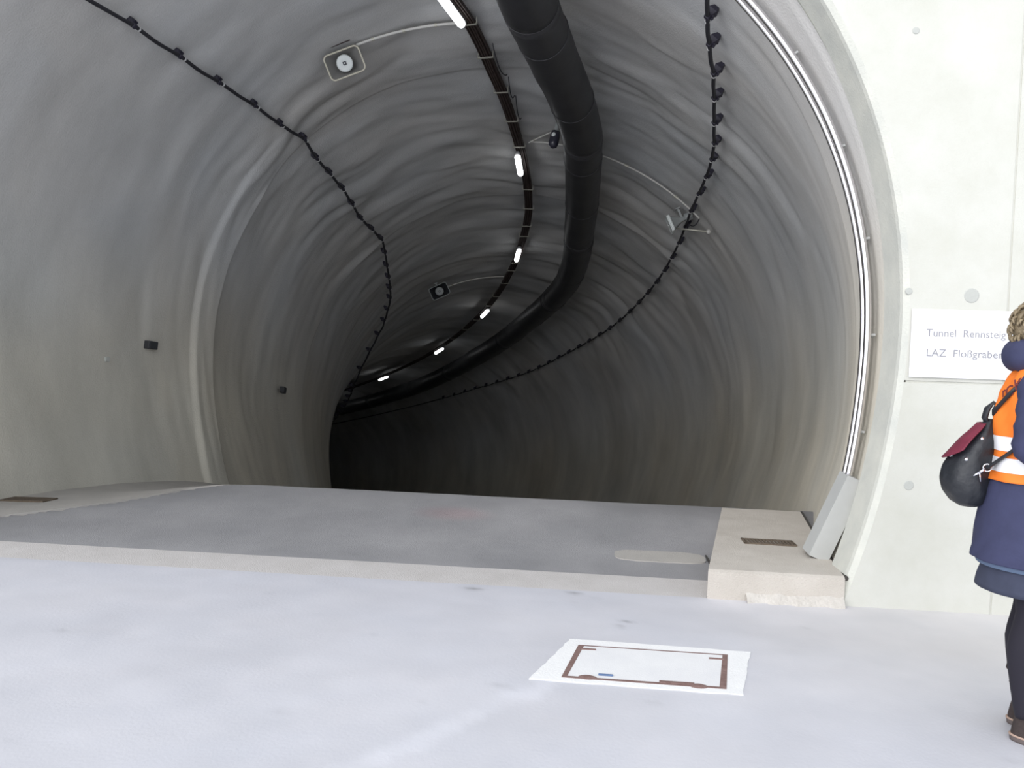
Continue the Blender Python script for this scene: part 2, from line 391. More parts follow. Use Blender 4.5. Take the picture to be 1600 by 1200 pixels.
# ------------------------------------------------------------------ road inside, with the hump across the mouth
def road_z(x, y):
    ramp = sstep(y, 5.1, 6.75)*.45+np.clip((y-5.1)/1.65, 0, 1)*.55
    z = .165*ramp
    z = z-.09*sstep(-x, 2.7, 4.2)*sstep(y, 5.7, 6.75)
    return z-.23*np.maximum(0, y-6.75)
LK = [(-4.55, 4.72), (-4.33, 5.58), (-4.0, 5.82), (-3.69, 6.18), (-3.38, 6.60), (-2.95, 6.84), (-2.95, 9.2)]
def lkx(y): return float(np.interp(y, [q[1] for q in LK], [q[0] for q in LK]))
LZ = lambda x, y: float(np.interp(y, [4.9, 5.4, 5.9, 6.65, 7.5, 8.3, 9.2], [.004, .045, .07, .04, -.02, -.1, -.25]))
LKZ = lambda x, y: (float(road_z(x, y))+.008)*(1-float(sstep(-x, -lkx(y), 4.62)))+LZ(x, y)*float(sstep(-x, -lkx(y), 4.62))
KX = lambda y: .80+(y-Y0)*.215        # road side of the right-hand kerb
gx = np.arange(-5.4, 2.3, .05); gy = np.concatenate([np.arange(5.085, 6.6, .05), np.arange(6.6, 6.95, .025), np.arange(6.95, 9.6, .08)])
X, Y = np.meshgrid(gx, gy, indexing='ij')
Z = road_z(X, Y)+.003*fbm(X*3, Y*3, 6)-.004*(1-sstep(Y, 5.09, 5.14))
for (i, j), x in np.ndenumerate(X):
    if x < lkx(Y[i, j])-.012: Z[i, j] = min(Z[i, j], LKZ(x, Y[i, j])-.03)
st = 1+.10*fbm(X*.8+Y*.5, Y*1.6, 5)+.05*fbm(X*4, Y*4, 6)
st -= .10*(1-sstep(np.abs(Y-5.9-.12*X-.15*vnoise(X, Y, 3)), 0, .5))*(1-sstep(X, -2.5, 0))
st -= .16*sstep(Y, 6.2, 6.7)*sstep(X, .0, .7)
red = (1-sstep(np.hypot((X+.95)/1.8, Y-6.2), .05, .22))
rc = np.stack([st*(1+.12*red), st*(1-.04*red), st*(1-.04*red)], -1).reshape(-1, 3)
rd = np_mesh('floor_tunnel', np.stack([X.ravel(), Y.ravel(), Z.ravel()], 1), grid_faces(len(gx), len(gy), True), 'road', stain_and_light=rc); rd['kind'] = 'structure'
s2 = np.arange(4.0, 45, .3); w2 = np.linspace(-3.6, 3.6, 30)
SA, WA = np.meshgrid(s2, w2, indexing='ij'); cx_, cy_, cz_, ch_ = [np.interp(SA, S, c) for c in (CX, CY, CZ, HH)]
X2 = cx_+WA*np.cos(ch_); Y2 = cy_-WA*np.sin(ch_)
z1 = .165-.23*np.maximum(0, Y2-6.75); z2 = cz_+.0; bl = sstep(SA, 5, 9)
Z2 = np.minimum(z1*(1-bl)+z2*bl, z1+9*bl)-.01
o = np_mesh('floor_tunnel_lower', np.stack([X2.ravel(), Y2.ravel(), Z2.ravel()], 1), grid_faces(len(s2), len(w2), True), 'road', stain_and_light=np.ones(X2.size)); o['kind'] = 'structure'
# pale repair patch cast into the road
P = []
for k in range(28):
    a = 2*math.pi*k/28; ca, sa = math.cos(a), math.sin(a)
    x = .60+.31*np.sign(ca)*abs(ca)**.45; y = 5.49+.10*np.sign(sa)*abs(sa)**.6+rnd.uniform(-.006, .006)
    P.append((x, y, float(road_z(x, y))+.006))
P2 = [(x, y, z-.03) for x, y, z in P]
m = MB(); m.add(P+P2, [tuple(range(28))]+[(i, i+28, (i+1) % 28+28, (i+1) % 28) for i in range(28)])
o = m.build('repair_patch', 'apron', rd, label='pale oblong repair patch in the road')
m = MB(); m.box((.925, 5.49, float(road_z(.925, 5.49))+.003), (.012, .2, .012)); m.build('patch_crack', 'dark_joint', rd)

# threshold strip of beige concrete and the kerbs
def slab_grid(name, poly_x0, poly_x1, ys, zf, thick, m, kind='structure', label=None, nx=24, rough=.003, seed=1):
    V = []
    for y in ys:
        a, b = poly_x0(y), poly_x1(y)
        for k in range(nx): 
            x = a+(b-a)*k/(nx-1); V.append((x, y, zf(x, y)+rough*float(fbm(x*6, y*6, seed))))
    n = len(V); top = grid_faces(len(ys), nx).tolist()
    W = [(x, y, z-thick) for x, y, z in V]
    side = []
    per = [k for k in range(nx)]+[i*nx+nx-1 for i in range(1, len(ys))]+[(len(ys)-1)*nx+k for k in range(nx-2, -1, -1)]+[i*nx for i in range(len(ys)-2, 0, -1)]
    for i in range(len(per)):
        a, b = per[i], per[(i+1) % len(per)]; side.append((a, a+n, b+n, b))
    o = obj(name, V+W, top+side, m, kind=kind); return o
slab_grid('trim_1', lambda y: -5.3, lambda y: KX(y)-.004, np.linspace(Y0, 5.087, 8), lambda x, y: -.0005, .3, 'strip', nx=160, rough=.0012)
def wallx(y, z, side):
    s_ = y-Y0; zz = z-np.interp(s_, S, CZ); phi = side*(math.pi/2+(ZC-zz)/RAD); return float(pto(s_, phi, 0)[0])
KZ = lambda x, y: .17-.23*max(0, y-6.72)
ys = np.concatenate([[Y0-.012, Y0+.012], np.linspace(Y0+.05, 6.7, 30), np.linspace(6.75, 8.6, 16)])
kerb = slab_grid('trim_2', KX, lambda y: wallx(y, .17, 1)-.016, ys, lambda x, y: KZ(x, y)-(.012 if y < Y0 else 0), .5, 'beige', nx=26, rough=.004)
# filler joint between kerb and lining
P = [(wallx(y, .17, 1)-.004, y, KZ(0, y)-.012) for y in ys[1:]]
MB().tube(P, .015, 6).build('joint_filler', 'dark_joint', kerb)
# irregular mortar fillet at the foot of the kerb face
xs = np.linspace(1.02, wallx(Y0, 0, 1)+.04, 46); V = []
for x in xs:
    h = .045+.022*float(fbm(x*9, 2., 3)); d = .035+.03*float(fbm(x*11, 5., 4))
    V += [(x, Y0-.010, h), (x, Y0-.022-d*.4, h*.55), (x, Y0-.03-d, -.002)]
obj('mortar_fillet', V, grid_faces(46, 3).tolist(), 'fillet', kerb, smooth=True)
# left kerb strip, nearly level with the road
lk = slab_grid('trim_3', lambda y: -5.35, lkx, np.linspace(5.09, 9.1, 70), lambda x, y: (float(road_z(x, y))+.008)*(1-float(sstep(-x, -lkx(y), 4.62)))+LZ(x, y)*float(sstep(-x, -lkx(y), 4.62)), .3, 'apron', nx=40)

# drain gratings: right kerb and left kerb
def grating(name, x0, x1, y0, y1, z, label, tilt=None):
    r = root(name, label, 'grating', ((x0+x1)/2, (y0+y1)/2, z))
    cx_, cy_ = (x0+x1)/2, (y0+y1)/2; L = x1-x0; W = y1-y0
    f = MB()
    f.box((cx_, y0+.006, z), (L, .012, .024)); f.box((cx_, y1-.006, z), (L, .012, .024)); f.box((x0+.006, cy_, z), (.012, W, .024)); f.box((x1-.006, cy_, z), (.012, W, .024))
    f.build('frame', 'grate', r)
    MB().box((cx_, cy_, z-.004), (L-.02, W-.02, .008)).build('channel_bed', 'dark_joint', r)
    n = int(L/.024); first = None
    for k in range(1, n):
        x = x0+L*k/n
        if first is None:
            first = MB().box((x, cy_, z+.002), (.014, W-.02, .018)).build('bar', 'grate', r); fx = x
        else:
            c = first.copy(); c.location.x += x-fx; COL.objects.link(c)
    return r
grating('kerb_grating', 1.155, 1.50, 5.42, 5.56, .168, 'narrow brown grating set in the raised kerb at the right wall')
fg = grating('floor_grating', -4.66, -4.28, 6.03, 6.22, LKZ(-4.47, 6.12)-.004, 'dark brown grating in the floor at the foot of the left tunnel wall')
fg.rotation_euler = (math.atan((LKZ(-4.47, 6.22)-LKZ(-4.47, 6.03))/.19), -math.atan((LKZ(-4.30, 6.12)-LKZ(-4.64, 6.12))/.34), 0)
fg.location.z += .004

# ------------------------------------------------------------------ hatch in the forecourt
hr = root('floor_hatch', 'square access hatch with rusty rim in white mortar on forecourt floor', 'hatch', (.36, 3.6, 0))
def quad_ring(out, inn, z, m, name, jag=0.):
    V = []; n = 0
    def dens(P, j):
        R = []
        for k in range(4):
            a = Vector(P[k]); b = Vector(P[(k+1) % 4])
            for t in range(14):
                q = a.lerp(b, t/14)
                if j: q = q+Vector((rnd.uniform(-j, j), rnd.uniform(-j, j)))
                R.append(q)
        return R
    A = dens(out, jag); B = dens(inn, 0); n = len(A)
    V = [(q.x, q.y, z) for q in A]+[(q.x, q.y, z) for q in B]+[(q.x, q.y, -.004) for q in A]+[(q.x, q.y, -.004) for q in B]
    Fc = []
    for i in range(n):
        j = (i+1) % n; Fc += [(i, j, n+j, n+i), (i, 2*n+i, 2*n+j, j), (n+i, n+j, 3*n+j, 3*n+i)]
    return obj(name, V, Fc, m, hr)
H_OUT = [(-.165, 3.375), (.735, 3.355), (.87, 3.86), (.005, 3.885)]
H_A = [(-.029+.0, 3.407), (.675, 3.398), (.753, 3.80), (.045, 3.805)]
def shrink(P, dx, dy):
    c = Vector((sum(q[0] for q in P)/4, sum(q[1] for q in P)/4)); R = []
    for q in P: R.append((q[0]+(dx if q[0] < c.x else -dx), q[1]+(dy if q[1] < c.y else -dy)))
    return R
quad_ring(H_OUT, H_A, .005, 'mortar', 'mortar_border', .0035)
H_B = shrink(H_A, .026, .018); H_B = [(H_B[0][0], H_B[0][1]), H_B[1], (H_B[2][0], H_B[2][1]+.007), (H_B[3][0], H_B[3][1]+.007)]
quad_ring(H_A, H_B, .0068, 'rust', 'rim')
obj('lid', [(x, y, .006) for x, y in H_B]+[(x, y, -.01) for x, y in H_B], [(0, 1, 2, 3), (0, 4, 5, 1), (1, 5, 6, 2), (2, 6, 7, 3), (3, 7, 4, 0)], 'lid', hr)
for (x, y, sx, sy) in ((.093, 3.752, .07, .014), (.690, 3.735, .07, .014)):
    MB().box((x, y, .007), (sx, sy, .006), bev=.002).build('lifting_slot', 'rust', hr)
for (x, y) in ((.085, 3.425), (.56, 3.41)):
    MB().lathe([(.001, .012), (.02, .011), (.034, .006), (.036, 0)][::-1], 18, Matrix.Diagonal((1.2, .7, 1)), (x, y, 0)).build('hinge_boss', 'rust', hr)
MB().box((.47, 3.425, .007), (.15, .022, .006), bev=.002).build('rim_plate', 'rust', hr)
tag(MB().box((.165, 3.455, .0095), (.065, .012, .006), bev=.002).build('plastic_scrap', 'blue'), 'tiny blue-grey scrap lying on the floor hatch lid', 'scrap')

# ------------------------------------------------------------------ black ventilation duct under the crown
dr = root('ventilation_duct', 'fat black plastic ventilation duct hanging under the tunnel crown', 'duct', V3(2, .28, .4))
dk = np.array([(.3, .29), (1., .29), (2.017, .282), (3.3, .264), (4.3, .276), (4.9, .285), (5.63, .276), (6.63, .268), (8.03, .268), (9.4, .292), (10.4, .302), (11.5, .291), (13.1, .269), (14.5, .267), (17.3, .262), (20., .30), (21.4, .32), (24, .33), (28, .3), (34, .28)])
DR = .235
cuts = [.3, 2.15, 5.05, 8.3, 11.6, 15, 19, 24, 34]
for a, b in zip(cuts[:-1], cuts[1:]):
    sv = np.linspace(a, b, int((b-a)/.12)+3); pv = np.interp(sv, dk[:, 0], dk[:, 1])
    m = MB().tube([tuple(q) for q in pto(sv, pv, .35)], [DR*(1+.006*math.sin(k*1.3)) for k in range(len(sv))], 36)
    m.build('duct_section', 'black_plastic', dr, smooth=True)
    A0 = pto(np.array([b-.03, b+.03]), np.interp([b-.03, b+.03], dk[:, 0], dk[:, 1]), .35)
    MB().tube([tuple(q) for q in A0], DR+.004, 36).build('joint_band', 'seam', dr, smooth=False)
hang = list(np.arange(1.2, 24, 1.45))
for s_ in hang:
    ph = float(np.interp(s_, dk[:, 0], dk[:, 1])); c = V3(s_, ph, .35); t = (V3(s_+.05, ph, .35)-c).normalized(); up = (V3(s_, ph, 0)-c).normalized(); sd_ = t.cross(up).normalized()
    pts = [c+up*.36]+[c+(up*math.cos(a)+sd_*math.sin(a))*(DR+.004) for a in np.linspace(.0, 2*math.pi, 28)]
    MB().tube(pts, .004, 5).build('hanger_wire', 'seam', dr)

# ------------------------------------------------------------------ cable tray along the crown
def trphi(s_): return float(np.interp(s_, [0, 3.2, 4.2, 5, 5.7, 7.3, 8.3, 9.6, 11.4, 14, 22, 30], [-.02, -.008, -.02, -.016, -.012, .001, .002, -.016, -.028, -.02, -.025, -.025]))
TO = .085
tr = root('cable_tray', 'dark brown cable tray with pale straps running along the tunnel crown', 'cable tray', V3(3, 0, .1))
sv = np.arange(.4, 30, .15)
V = []
for s_ in sv:
    A = frame(s_, trphi(s_), TO)
    for (b, n_) in ((-.06, -.02), (-.06, .02), (-.05, .02), (-.045, .006), (.045, .006), (.05, .02), (.06, .02), (.06, -.02)): V.append(A @ Vector((0, b, n_)))
nP = 8; Fc = [(i*nP+j, i*nP+(j+1) % nP, (i+1)*nP+(j+1) % nP, (i+1)*nP+j) for i in range(len(sv)-1) for j in range(nP)]
obj('tray', V, Fc, 'tray', tr)
for k, off in enumerate((-.03, 0., .028)):
    m = MB().tube([frame(s_, trphi(s_), TO) @ Vector((0, off+.006*math.sin(s_*2.1+k), .018)) for s_ in sv], .012, 6); m.build('cable', 'tray', tr, smooth=True)
first = None
sps = [1.0, 1.75, 3.15, 3.86, 4.68, 5.4, 6.1, 7.44, 8.14, 8.84, 9.3, 10.65, 11.09, 11.88, 12.8, 13.5, 14.7, 15.6, 16.6]
for s_ in sps:
    A = frame(s_, trphi(s_), TO); A.translation -= tr.location
    if first is None:
        first = MB().box((0, 0, .032), (.022, .165, .006)).box((0, .079, 0), (.022, .006, .07)).box((0, -.079, 0), (.022, .006, .07)).build('strap', 'strap', tr); c = first
        first.data.transform(Matrix.Identity(4))
        # mesh is local to the strap itself
        for v in c.data.vertices: v.co += tr.location
    else:
        c = first.copy(); COL.objects.link(c)
    c.matrix_basis = A
for (pa, pb) in (((3.55, .03), (4.25, .028)), ((4.3, .03), (4.75, .025)), ((4.75, .03), (5.3, .026))):
    P = []
    for t in np.linspace(0, 1, 14):
        s_ = pa[0]+(pb[0]-pa[0])*t; P.append(V3(s_, pa[1]+(pb[1]-pa[1])*t, TO+.03+.10*math.sin(math.pi*t)**.8))
    MB().tube(P, .006, 6).build('loose_cable', 'cable', tr, smooth=True)

# ------------------------------------------------------------------ tube lights on the tray
lab = ['tube light nearest the portal, glowing at the top edge beside the duct', 'second glowing tube light in from the portal, left of the duct', 'third glowing tube light from the portal under the crown', 'fourth tube light from the portal where the tunnel turns left', 'fifth tube light from the portal deep in the bend', 'sixth and farthest visible tube light deep in the dark bend']
spots = [(2.746, -.020), (6.551, -.021), (10.101, -.027), (13.97, -.018), (17.78, -.020), (21.70, -.026), (25.5, -.025)]
protoL = None
for k, (s_, ph) in enumerate(spots):
    A = frame(s_, ph, TO+.045)
    if k == 6: lab.append('tube light beyond the bend hidden past the far curve')
    r = root('tube_light', lab[k], 'light', M=A, group='tube lights along the tunnel crown')
    if protoL is None:
        b1 = MB().box((0, 0, 0), (.64, .075, .035), bev=.008).build('housing', 'lamp_body', r)
        pts = [Vector((x, 0, .028)) for x in (-.30, -.294, -.28, -.25, 0, .25, .28, .294, .30)]
        b2 = MB().tube(pts, [.012, .026, .036, .042, .042, .042, .036, .026, .012], 16).build('diffuser', 'lamp', r, smooth=True)
        b3 = MB().box((-.335, 0, .002), (.03, .05, .03), bev=.005).build('cable_gland', 'lamp_body', r)
        protoL = (b1, b2, b3)
    else:
        for q in protoL:
            c = q.copy(); COL.objects.link(c); c.parent = r

# ------------------------------------------------------------------ cables with clips on both haunches
def cable(name, label, pts, off, clips, side, ties=True):
    s_ = np.array([q[0] for q in pts]); p_ = np.array([q[1] for q in pts]); r = root(name, label, 'cable', V3(s_[0], p_[0], off))
    sv = np.concatenate([np.arange(s_[0], 16, .06), np.arange(16, s_[-1], .2)])
    cl = np.array(clips); ph = np.interp(sv, s_, p_)
    # slight sag between the clips
    sag = np.array([.5-.5*math.cos(2*math.pi*((v-cl[max(0, np.searchsorted(cl, v)-1)])/max(.1, (cl[min(len(cl)-1, np.searchsorted(cl, v))]-cl[max(0, np.searchsorted(cl, v)-1)])))) if cl[0] < v < cl[-1] else 0 for v in sv])
    P = [tuple(q) for q in pto(sv, ph+side*.002*sag, off+.012*sag)]
    MB().tube(P, .0165, 8).build('cable_run', 'cable', r, smooth=True)
    first = None; ft = None
    for v in clips:
        A = frame(v, float(np.interp(v, s_, p_)), off)
        A.translation -= r.location
        if first is None:
            first = MB().box((0, 0, 0), (.036, .042, .04), bev=.006).add([(-.02, -.016, 0), (.02, -.016, 0), (.02, .016, 0), (-.02, .016, 0), (-.032, -.035, -off*.62), (.032, -.035, -off*.62), (.032, .035, -off*.62), (-.032, .035, -off*.62), (-.012, -.01, -off-.03), (.012, -.01, -off-.03), (.012, .01, -off-.03), (-.012, .01, -off-.03)], [(0, 1, 2, 3), (0, 4, 5, 1), (1, 5, 6, 2), (2, 6, 7, 3), (3, 7, 4, 0), (4, 8, 9, 5), (5, 9, 10, 6), (6, 10, 11, 7), (7, 11, 8, 4)]).box((.010, .028, -.012), (.014, .022, .020)).box((-.012, .026, -.018), (.010, .026, .012)).build('clip', 'clip', r); c = first
            for q in c.data.vertices: q.co += r.location
            ft = MB().tube([(.05, 0, 0), (.064, 0, 0)], .021, 8).build('cable_tie', 'white_tie', r); t = ft
            for q in t.data.vertices: q.co += r.location
        else:
            c = first.copy(); COL.objects.link(c); t = ft.copy(); COL.objects.link(t)
        c.matrix_basis = A; t.matrix_basis = A
    return r
cl = [1.43, 1.90, 2.34, 2.92, 3.5, 4.06, 4.56]+list(np.arange(5.05, 18, .5))
cable('radiating_cable', 'black cable clipped along the left haunch of the tunnel', [(.35, -.76), (.99, -.737), (1.427, -.715), (1.9, -.707), (2.34, -.707), (2.92, -.710), (3.5, -.712), (4.06, -.698), (4.56, -.718), (5.6, -.72), (6.5, -.736), (7.6, -.706), (8.6, -.744), (10.1, -.783), (11.3, -.86), (12.1, -.98), (13, -1.15), (16, -1.2), (22, -1.2), (34, -1.2)], .07, cl, -1)
cl = [.8, 1.22, 1.64, 2.17, 2.81, 3.38, 3.84, 4.27, 4.79, 5.35, 5.95, 6.5]+list(np.arange(7.1, 22, .6))
cable('radiating_cable', 'black cable clipped along the right haunch, left of bright steel tubes', [(.35, .755), (1.22, .764), (1.62, .77), (2.185, .781), (2.8, .771), (3.4, .766), (3.92, .770), (4.45, .765), (5.27, .746), (5.95, .733), (7.34, .735), (9.9, .729), (11.9, .735), (14.5, .723), (16.5, .728), (19.7, .693), (24, .7), (34, .7)], .085, cl, 1)

# ------------------------------------------------------------------ pale conduits that follow the ring to the speakers
def conduit(label, s_, p0, p1, off, r_=.014, extra=None):
    ph = np.linspace(p0, p1, 40)
    P = [tuple(q) for q in pto(np.full(40, s_) if np.isscalar(s_) else np.linspace(s_[0], s_[1], 40), ph, off)]
    if extra: P = P+extra
    m = MB().tube(P, r_, 8); o = m.build('conduit', 'conduit', smooth=True)
    k = 0
    for t in (8, 20, 32):
        q = MB().tube([P[t], P[t+1]], r_*1.35, 8).build('conduit_clip', 'strap', o)
    return tag(o, label, 'conduit')
conduit('pale thin conduit curving from the crown tray to the near left speaker', (3.213, 3.10), -.045, -.355, .06)
conduit('pale thin conduit curving from crown tray down to the right haunch', (6.05, 6.0), .035, .776, .06, .012)
conduit('faint thin conduit running to the far left speaker deep inside', 11.55, -.05, -.435, .08, .011)

# ------------------------------------------------------------------ horn loudspeakers
def rrect(w_, h_, r, n=6):
    P = []
    for cx_, cy_, a0 in ((w_/2-r, h_/2-r, 0), (-w_/2+r, h_/2-r, 90), (-w_/2+r, -h_/2+r, 180), (w_/2-r, -h_/2+r, 270)):
        for k in range(n+1):
            a = math.radians(a0+90*k/n); P.append((cx_+r*math.cos(a), cy_+r*math.sin(a)))
    return P
def horn(label, origin, axis_dir, up_hint, scale=1., back_to=None, rim='cream_rim', bowl='horn', cone='white_plastic'):
    z = Vector(axis_dir).normalized(); x = Vector(up_hint).cross(z).normalized(); y = z.cross(x)
    A = Matrix.Identity(4)
    for i in range(3): A[i][0] = x[i]; A[i][1] = y[i]; A[i][2] = z[i]; A[i][3] = origin[i]
    A = A @ Matrix.Scale(scale, 4)
    r = root('horn_loudspeaker', label, 'loudspeaker', M=A)
    W, Hh = .36, .24
    R0 = rrect(W, Hh, .045); n = len(R0)
    MB().tube([(x_, y_, 0) for x_, y_ in R0]+[(R0[0][0], R0[0][1], 0)], .0085, 8, cap=False).build('rim', rim, r, smooth=True)
    V = []
    for (k, zz) in ((1., 0.), (.88, -.03), (.62, -.09), (.42, -.15), (.30, -.19), (.30, -.26), (.02, -.262)):
        for x_, y_ in R0:
            c = Vector((x_, y_)); 
            if k < .6: c = c.lerp(c.normalized()*.14, (.62-k)/.6)
            V.append((c.x*k, c.y*k, zz))
    Fc = [(i*n+j, i*n+(j+1) % n, (i+1)*n+(j+1) % n, (i+1)*n+j) for i in range(6) for j in range(n)]
    obj('bowl', V, Fc, bowl, r, smooth=True)
    MB().lathe([(.018, -.17), (.03, -.10), (.06, -.045), (.082, -.012), (.080, .0), (.066, .004), (.030, -.002)], 28).build('cone', cone, r, smooth=True)
    MB().box((0, 0, .0), (.034, .034, .02), bev=.003).build('dust_cap', 'dark_plastic', r)
    MB().box((.0, .0, .012), (.014, .014, .012), bev=.003).build('cap_screw', 'white_plastic', r)
    MB().lathe([(.055, -.35), (.06, -.34), (.06, -.25), (.05, -.24)], 20).build('driver', 'grey_plastic', r, smooth=True)
    MB().box((0, .085, -.2), (.03, .17, .03)).box((0, .17, -.2), (.08, .012, .08)).build('bracket', 'grey_plastic', r)
    return r, A
A = frame(3.05, -.405, .2)
camdir = Vector((0, 0, CAM_H))-A.translation
up = (V3(3.05, -.405, 0)-A.translation)
horn('horn loudspeaker with cream rim and white centre near the portal', A.translation, camdir.normalized()+Vector((.0, -.2, -.05)), up)
MB_ = MB().tube([V3(3.0031, -.4298, .012), V3(3.045, -.3646, .012)], .009, 6)
tag(MB_.build('steel_rod', 'tray'), 'short dark rod fixed to the ceiling above the near loudspeaker', 'rod')
A = frame(11.15, -.476, .2); up = V3(11.15, -.476, 0)-A.translation
horn('dim horn loudspeaker deep in the tunnel left of the third light', A.translation, (Vector((0, 0, CAM_H))-A.translation), up, rim='grey_plastic', bowl='dark_box', cone='grey_plastic')
A = frame(6.27, .70, .24)
t = (Vector((0, 0, CAM_H))-A.translation).normalized()
n_ = (V3(6.27, .70, .5)-V3(6.27, .70, 0)).normalized(); ax = (n_-t*n_.dot(t)).normalized()
ax = (ax*1.0+Vector((-.45, 0, .25))+t*.10).normalized()
spk, SA_ = horn('grey horn loudspeaker seen edge-on beside the right-hand cable', A.translation+ax*.06, ax, Vector((0, 0, 1)), .92, rim='white_plastic', bowl='grey_plastic')
m = MB().box((0, 0, -.02), (.36, .24, .05), bev=.02); m.build('flange', 'white_plastic', spk)
a = A.translation-ax*.05+Vector((0, 0, -.09)); b = V3(6.094, .8326, .05)
o = MB().tube([a, b], .011, 8).build('support_arm', 'strap', smooth=True)
o.parent = spk; o.matrix_parent_inverse = SA_.inverted()
o = MB().ell(b, (.032, .032, .032)).build('arm_knuckle', 'conduit', smooth=True); o.parent = spk; o.matrix_parent_inverse = SA_.inverted()
P = [V3(6.0, .776, .06)]+[V3(6.0+.03*math.sin(q), .776+.012*math.sin(q*1.0)-.014*q/3, .06+.14*math.sin(q/2)) for q in np.linspace(.3, 3.0, 10)]
o = MB().tube(P, .008, 6).build('supply_lead', 'cable', smooth=True); o.parent = spk; o.matrix_parent_inverse = SA_.inverted()
# small dark fitting peeping out from behind the duct
A = frame(5.5, .152, .16)
r = root('ceiling_fitting', 'dark glossy rounded fitting hanging left of the duct, half hidden', 'fitting', M=A)
MB().lathe([(.01, -.02), (.055, -.01), (.062, .03), (.062, .14), (.05, .18), (.02, .20)], 24).build('housing', 'dark_plastic', r, smooth=True)
MB().lathe([(.03, -.16), (.03, -.02)], 12).build('stem', 'grey_plastic', r)
MB().ell((-.045, -.01, .05), (.024, .03, .035)).build('lens', 'white_plastic', r, smooth=True)  # white blob standing in for the highlight on the glossy housing
conduit('short pale conduit from the second tube light to the fitting by the duct', (6.06, 5.62), .03, .15, .07, .010)

# ------------------------------------------------------------------ twin steel tubes round the mouth and their cover
tb = root('steel_conduit_pair', 'pair of bright steel tubes curving down the right side of the tunnel mouth', 'conduit', V3(.5, 1.4, .06))
for ds in (-.055, .045):
    ph = np.linspace(.15, 1.835, 110); sv = np.interp(ph, [.15, .854, .976, 1.142, 1.312, 1.446, 1.602, 1.71, 1.839], [.66, .631, .59, .542, .51, .485, .479, .485, .48])+ds
    of = .065+.004*np.sin(ph*9)
    MB().tube([tuple(q) for q in pto(sv, ph, of)], .021, 14).build('steel_tube', 'steel', tb, smooth=True)
for p_ in (.5, .8, 1.0, 1.2, 1.38, 1.56, 1.74):
    s_ = float(np.interp(p_, [.15, .854, .976, 1.142, 1.312, 1.446, 1.602, 1.71], [.66, .631, .59, .542, .51, .485, .479, .485]))-.005
    A = frame(s_, p_, .03)
    m = MB().box((0, 0, 0), (.06, .014, .03)); V = [A @ Vector(q) for q in m.v]
    obj('saddle', V, m.f, 'cover', tb)
# cover channel
top = V3(.46, 1.825, .02); bot = Vector((wallx(5.19, .17, 1)-.10, 5.19, .172))
top2 = V3(.46, 1.825, .0)
ax = (top-bot); L = ax.length; ax.normalize()
fwd = Vector((.0, 1, 0)); fwd = (fwd-ax*fwd.dot(ax)).normalized(); inn = ax.cross(fwd).normalized()
if inn.x > 0: inn = -inn
cr = root('cable_cover', 'grey sheet-metal cover leaning on the wall where the steel tubes reach the kerb', 'cover', bot)
m = MB()
def bx(c0, c1, f0, f1, i0, i1):
    V = [bot+ax*a+fwd*f+inn*i for a in (c0, c1) for f in (f0, f1) for i in (i0, i1)]
    m.add(V, [(0, 1, 3, 2), (4, 6, 7, 5), (0, 4, 5, 1), (2, 3, 7, 6), (0, 2, 6, 4), (1, 5, 7, 3)])
bx(0.0, L, -.085, .075, .064, .068); bx(0.0, L, -.085, -.081, -.056, .064); bx(0.0, L, .071, .075, -.056, .064)
m.build('channel', 'cover', cr)
m = MB(); bx(L-.003, L+.001, -.081, .071, -.045, .064); m.build('end_plate', 'cover', cr)

# ------------------------------------------------------------------ little boxes on the left wall
def wbox(name, label, s_, ph, sz, m_, cat='box'):
    A = frame(s_, ph, sz[2]/2-.012); r = root(name, label, cat, M=A)
    MB().box((0, 0, 0), sz, bev=.006).build('housing', m_, r)
    MB().box((0, 0, sz[2]/2+.002), (sz[0]*.82, sz[1]*.8, .006), bev=.002).build('lid', m_, r)
    return r
wbox('junction_box', 'dark rectangular box on the near left tunnel wall', 2.94, -1.545, (.135, .085, .07), 'dark_box')
wbox('junction_box', 'small dark square box farther in on the left tunnel wall', 6.75, -1.547, (.11, .09, .06), 'dark_box')
wbox('marker_plate', 'small pale plate beside the dark box on left tunnel wall', 2.36, -1.60, (.06, .05, .02), 'plug', 'plate')

# ------------------------------------------------------------------ sign
sg = root('wall_sign', 'white sign reading Tunnel Rennsteig LAZ Floßgraben on the portal wall', 'sign', (2.16, Y0-.02, 1.54))
MB().box((2.165, Y0-.011, 1.538), (.585, .008, .388), bev=.002).build('sign_board', 'sign', sg)
MB().box((1.92, Y0-.004, 1.538), (.02, .006, .30)).box((2.40, Y0-.004, 1.538), (.02, .006, .30)).build('spacer', 'cover', sg)
def text(body, x, z, size, parent, m_, width=None, M_=None, ext=.0006, name='lettering', off=-.002, sp=1.0):
    cu = bpy.data.curves.new(name, 'FONT'); cu.body = body; cu.size = size; cu.extrude = ext; cu.space_character = sp; cu.offset = off*size; cu.resolution_u = 3
    o = bpy.data.objects.new(name, cu); COL.objects.link(o)
    bpy.context.view_layer.update()
    me = bpy.data.meshes.new_from_object(o.evaluated_get(bpy.context.evaluated_depsgraph_get())); bpy.data.objects.remove(o); bpy.data.curves.remove(cu)
    me.name = name
    xs_ = [v.co.x for v in me.vertices]; k = 1 if width is None else width/(max(xs_)-min(xs_)); x0 = min(xs_)
    for v in me.vertices: v.co.x = (v.co.x-x0)*k
    me.materials.clear(); me.materials.append(MAT[m_])
    o = bpy.data.objects.new(name, me); COL.objects.link(o)
    if M_ is None:
        pl = parent.location; o.parent = parent; o.matrix_basis = Matrix.Translation(Vector((x, Y0-.0158, z))-pl) @ Matrix.Rotation(math.pi/2, 4, 'X')
    else: o.parent = parent; o.matrix_basis = M_
    return o
text('Tunnel  Rennsteig', 1.955, 1.578, .060, sg, 'letter', width=.43)
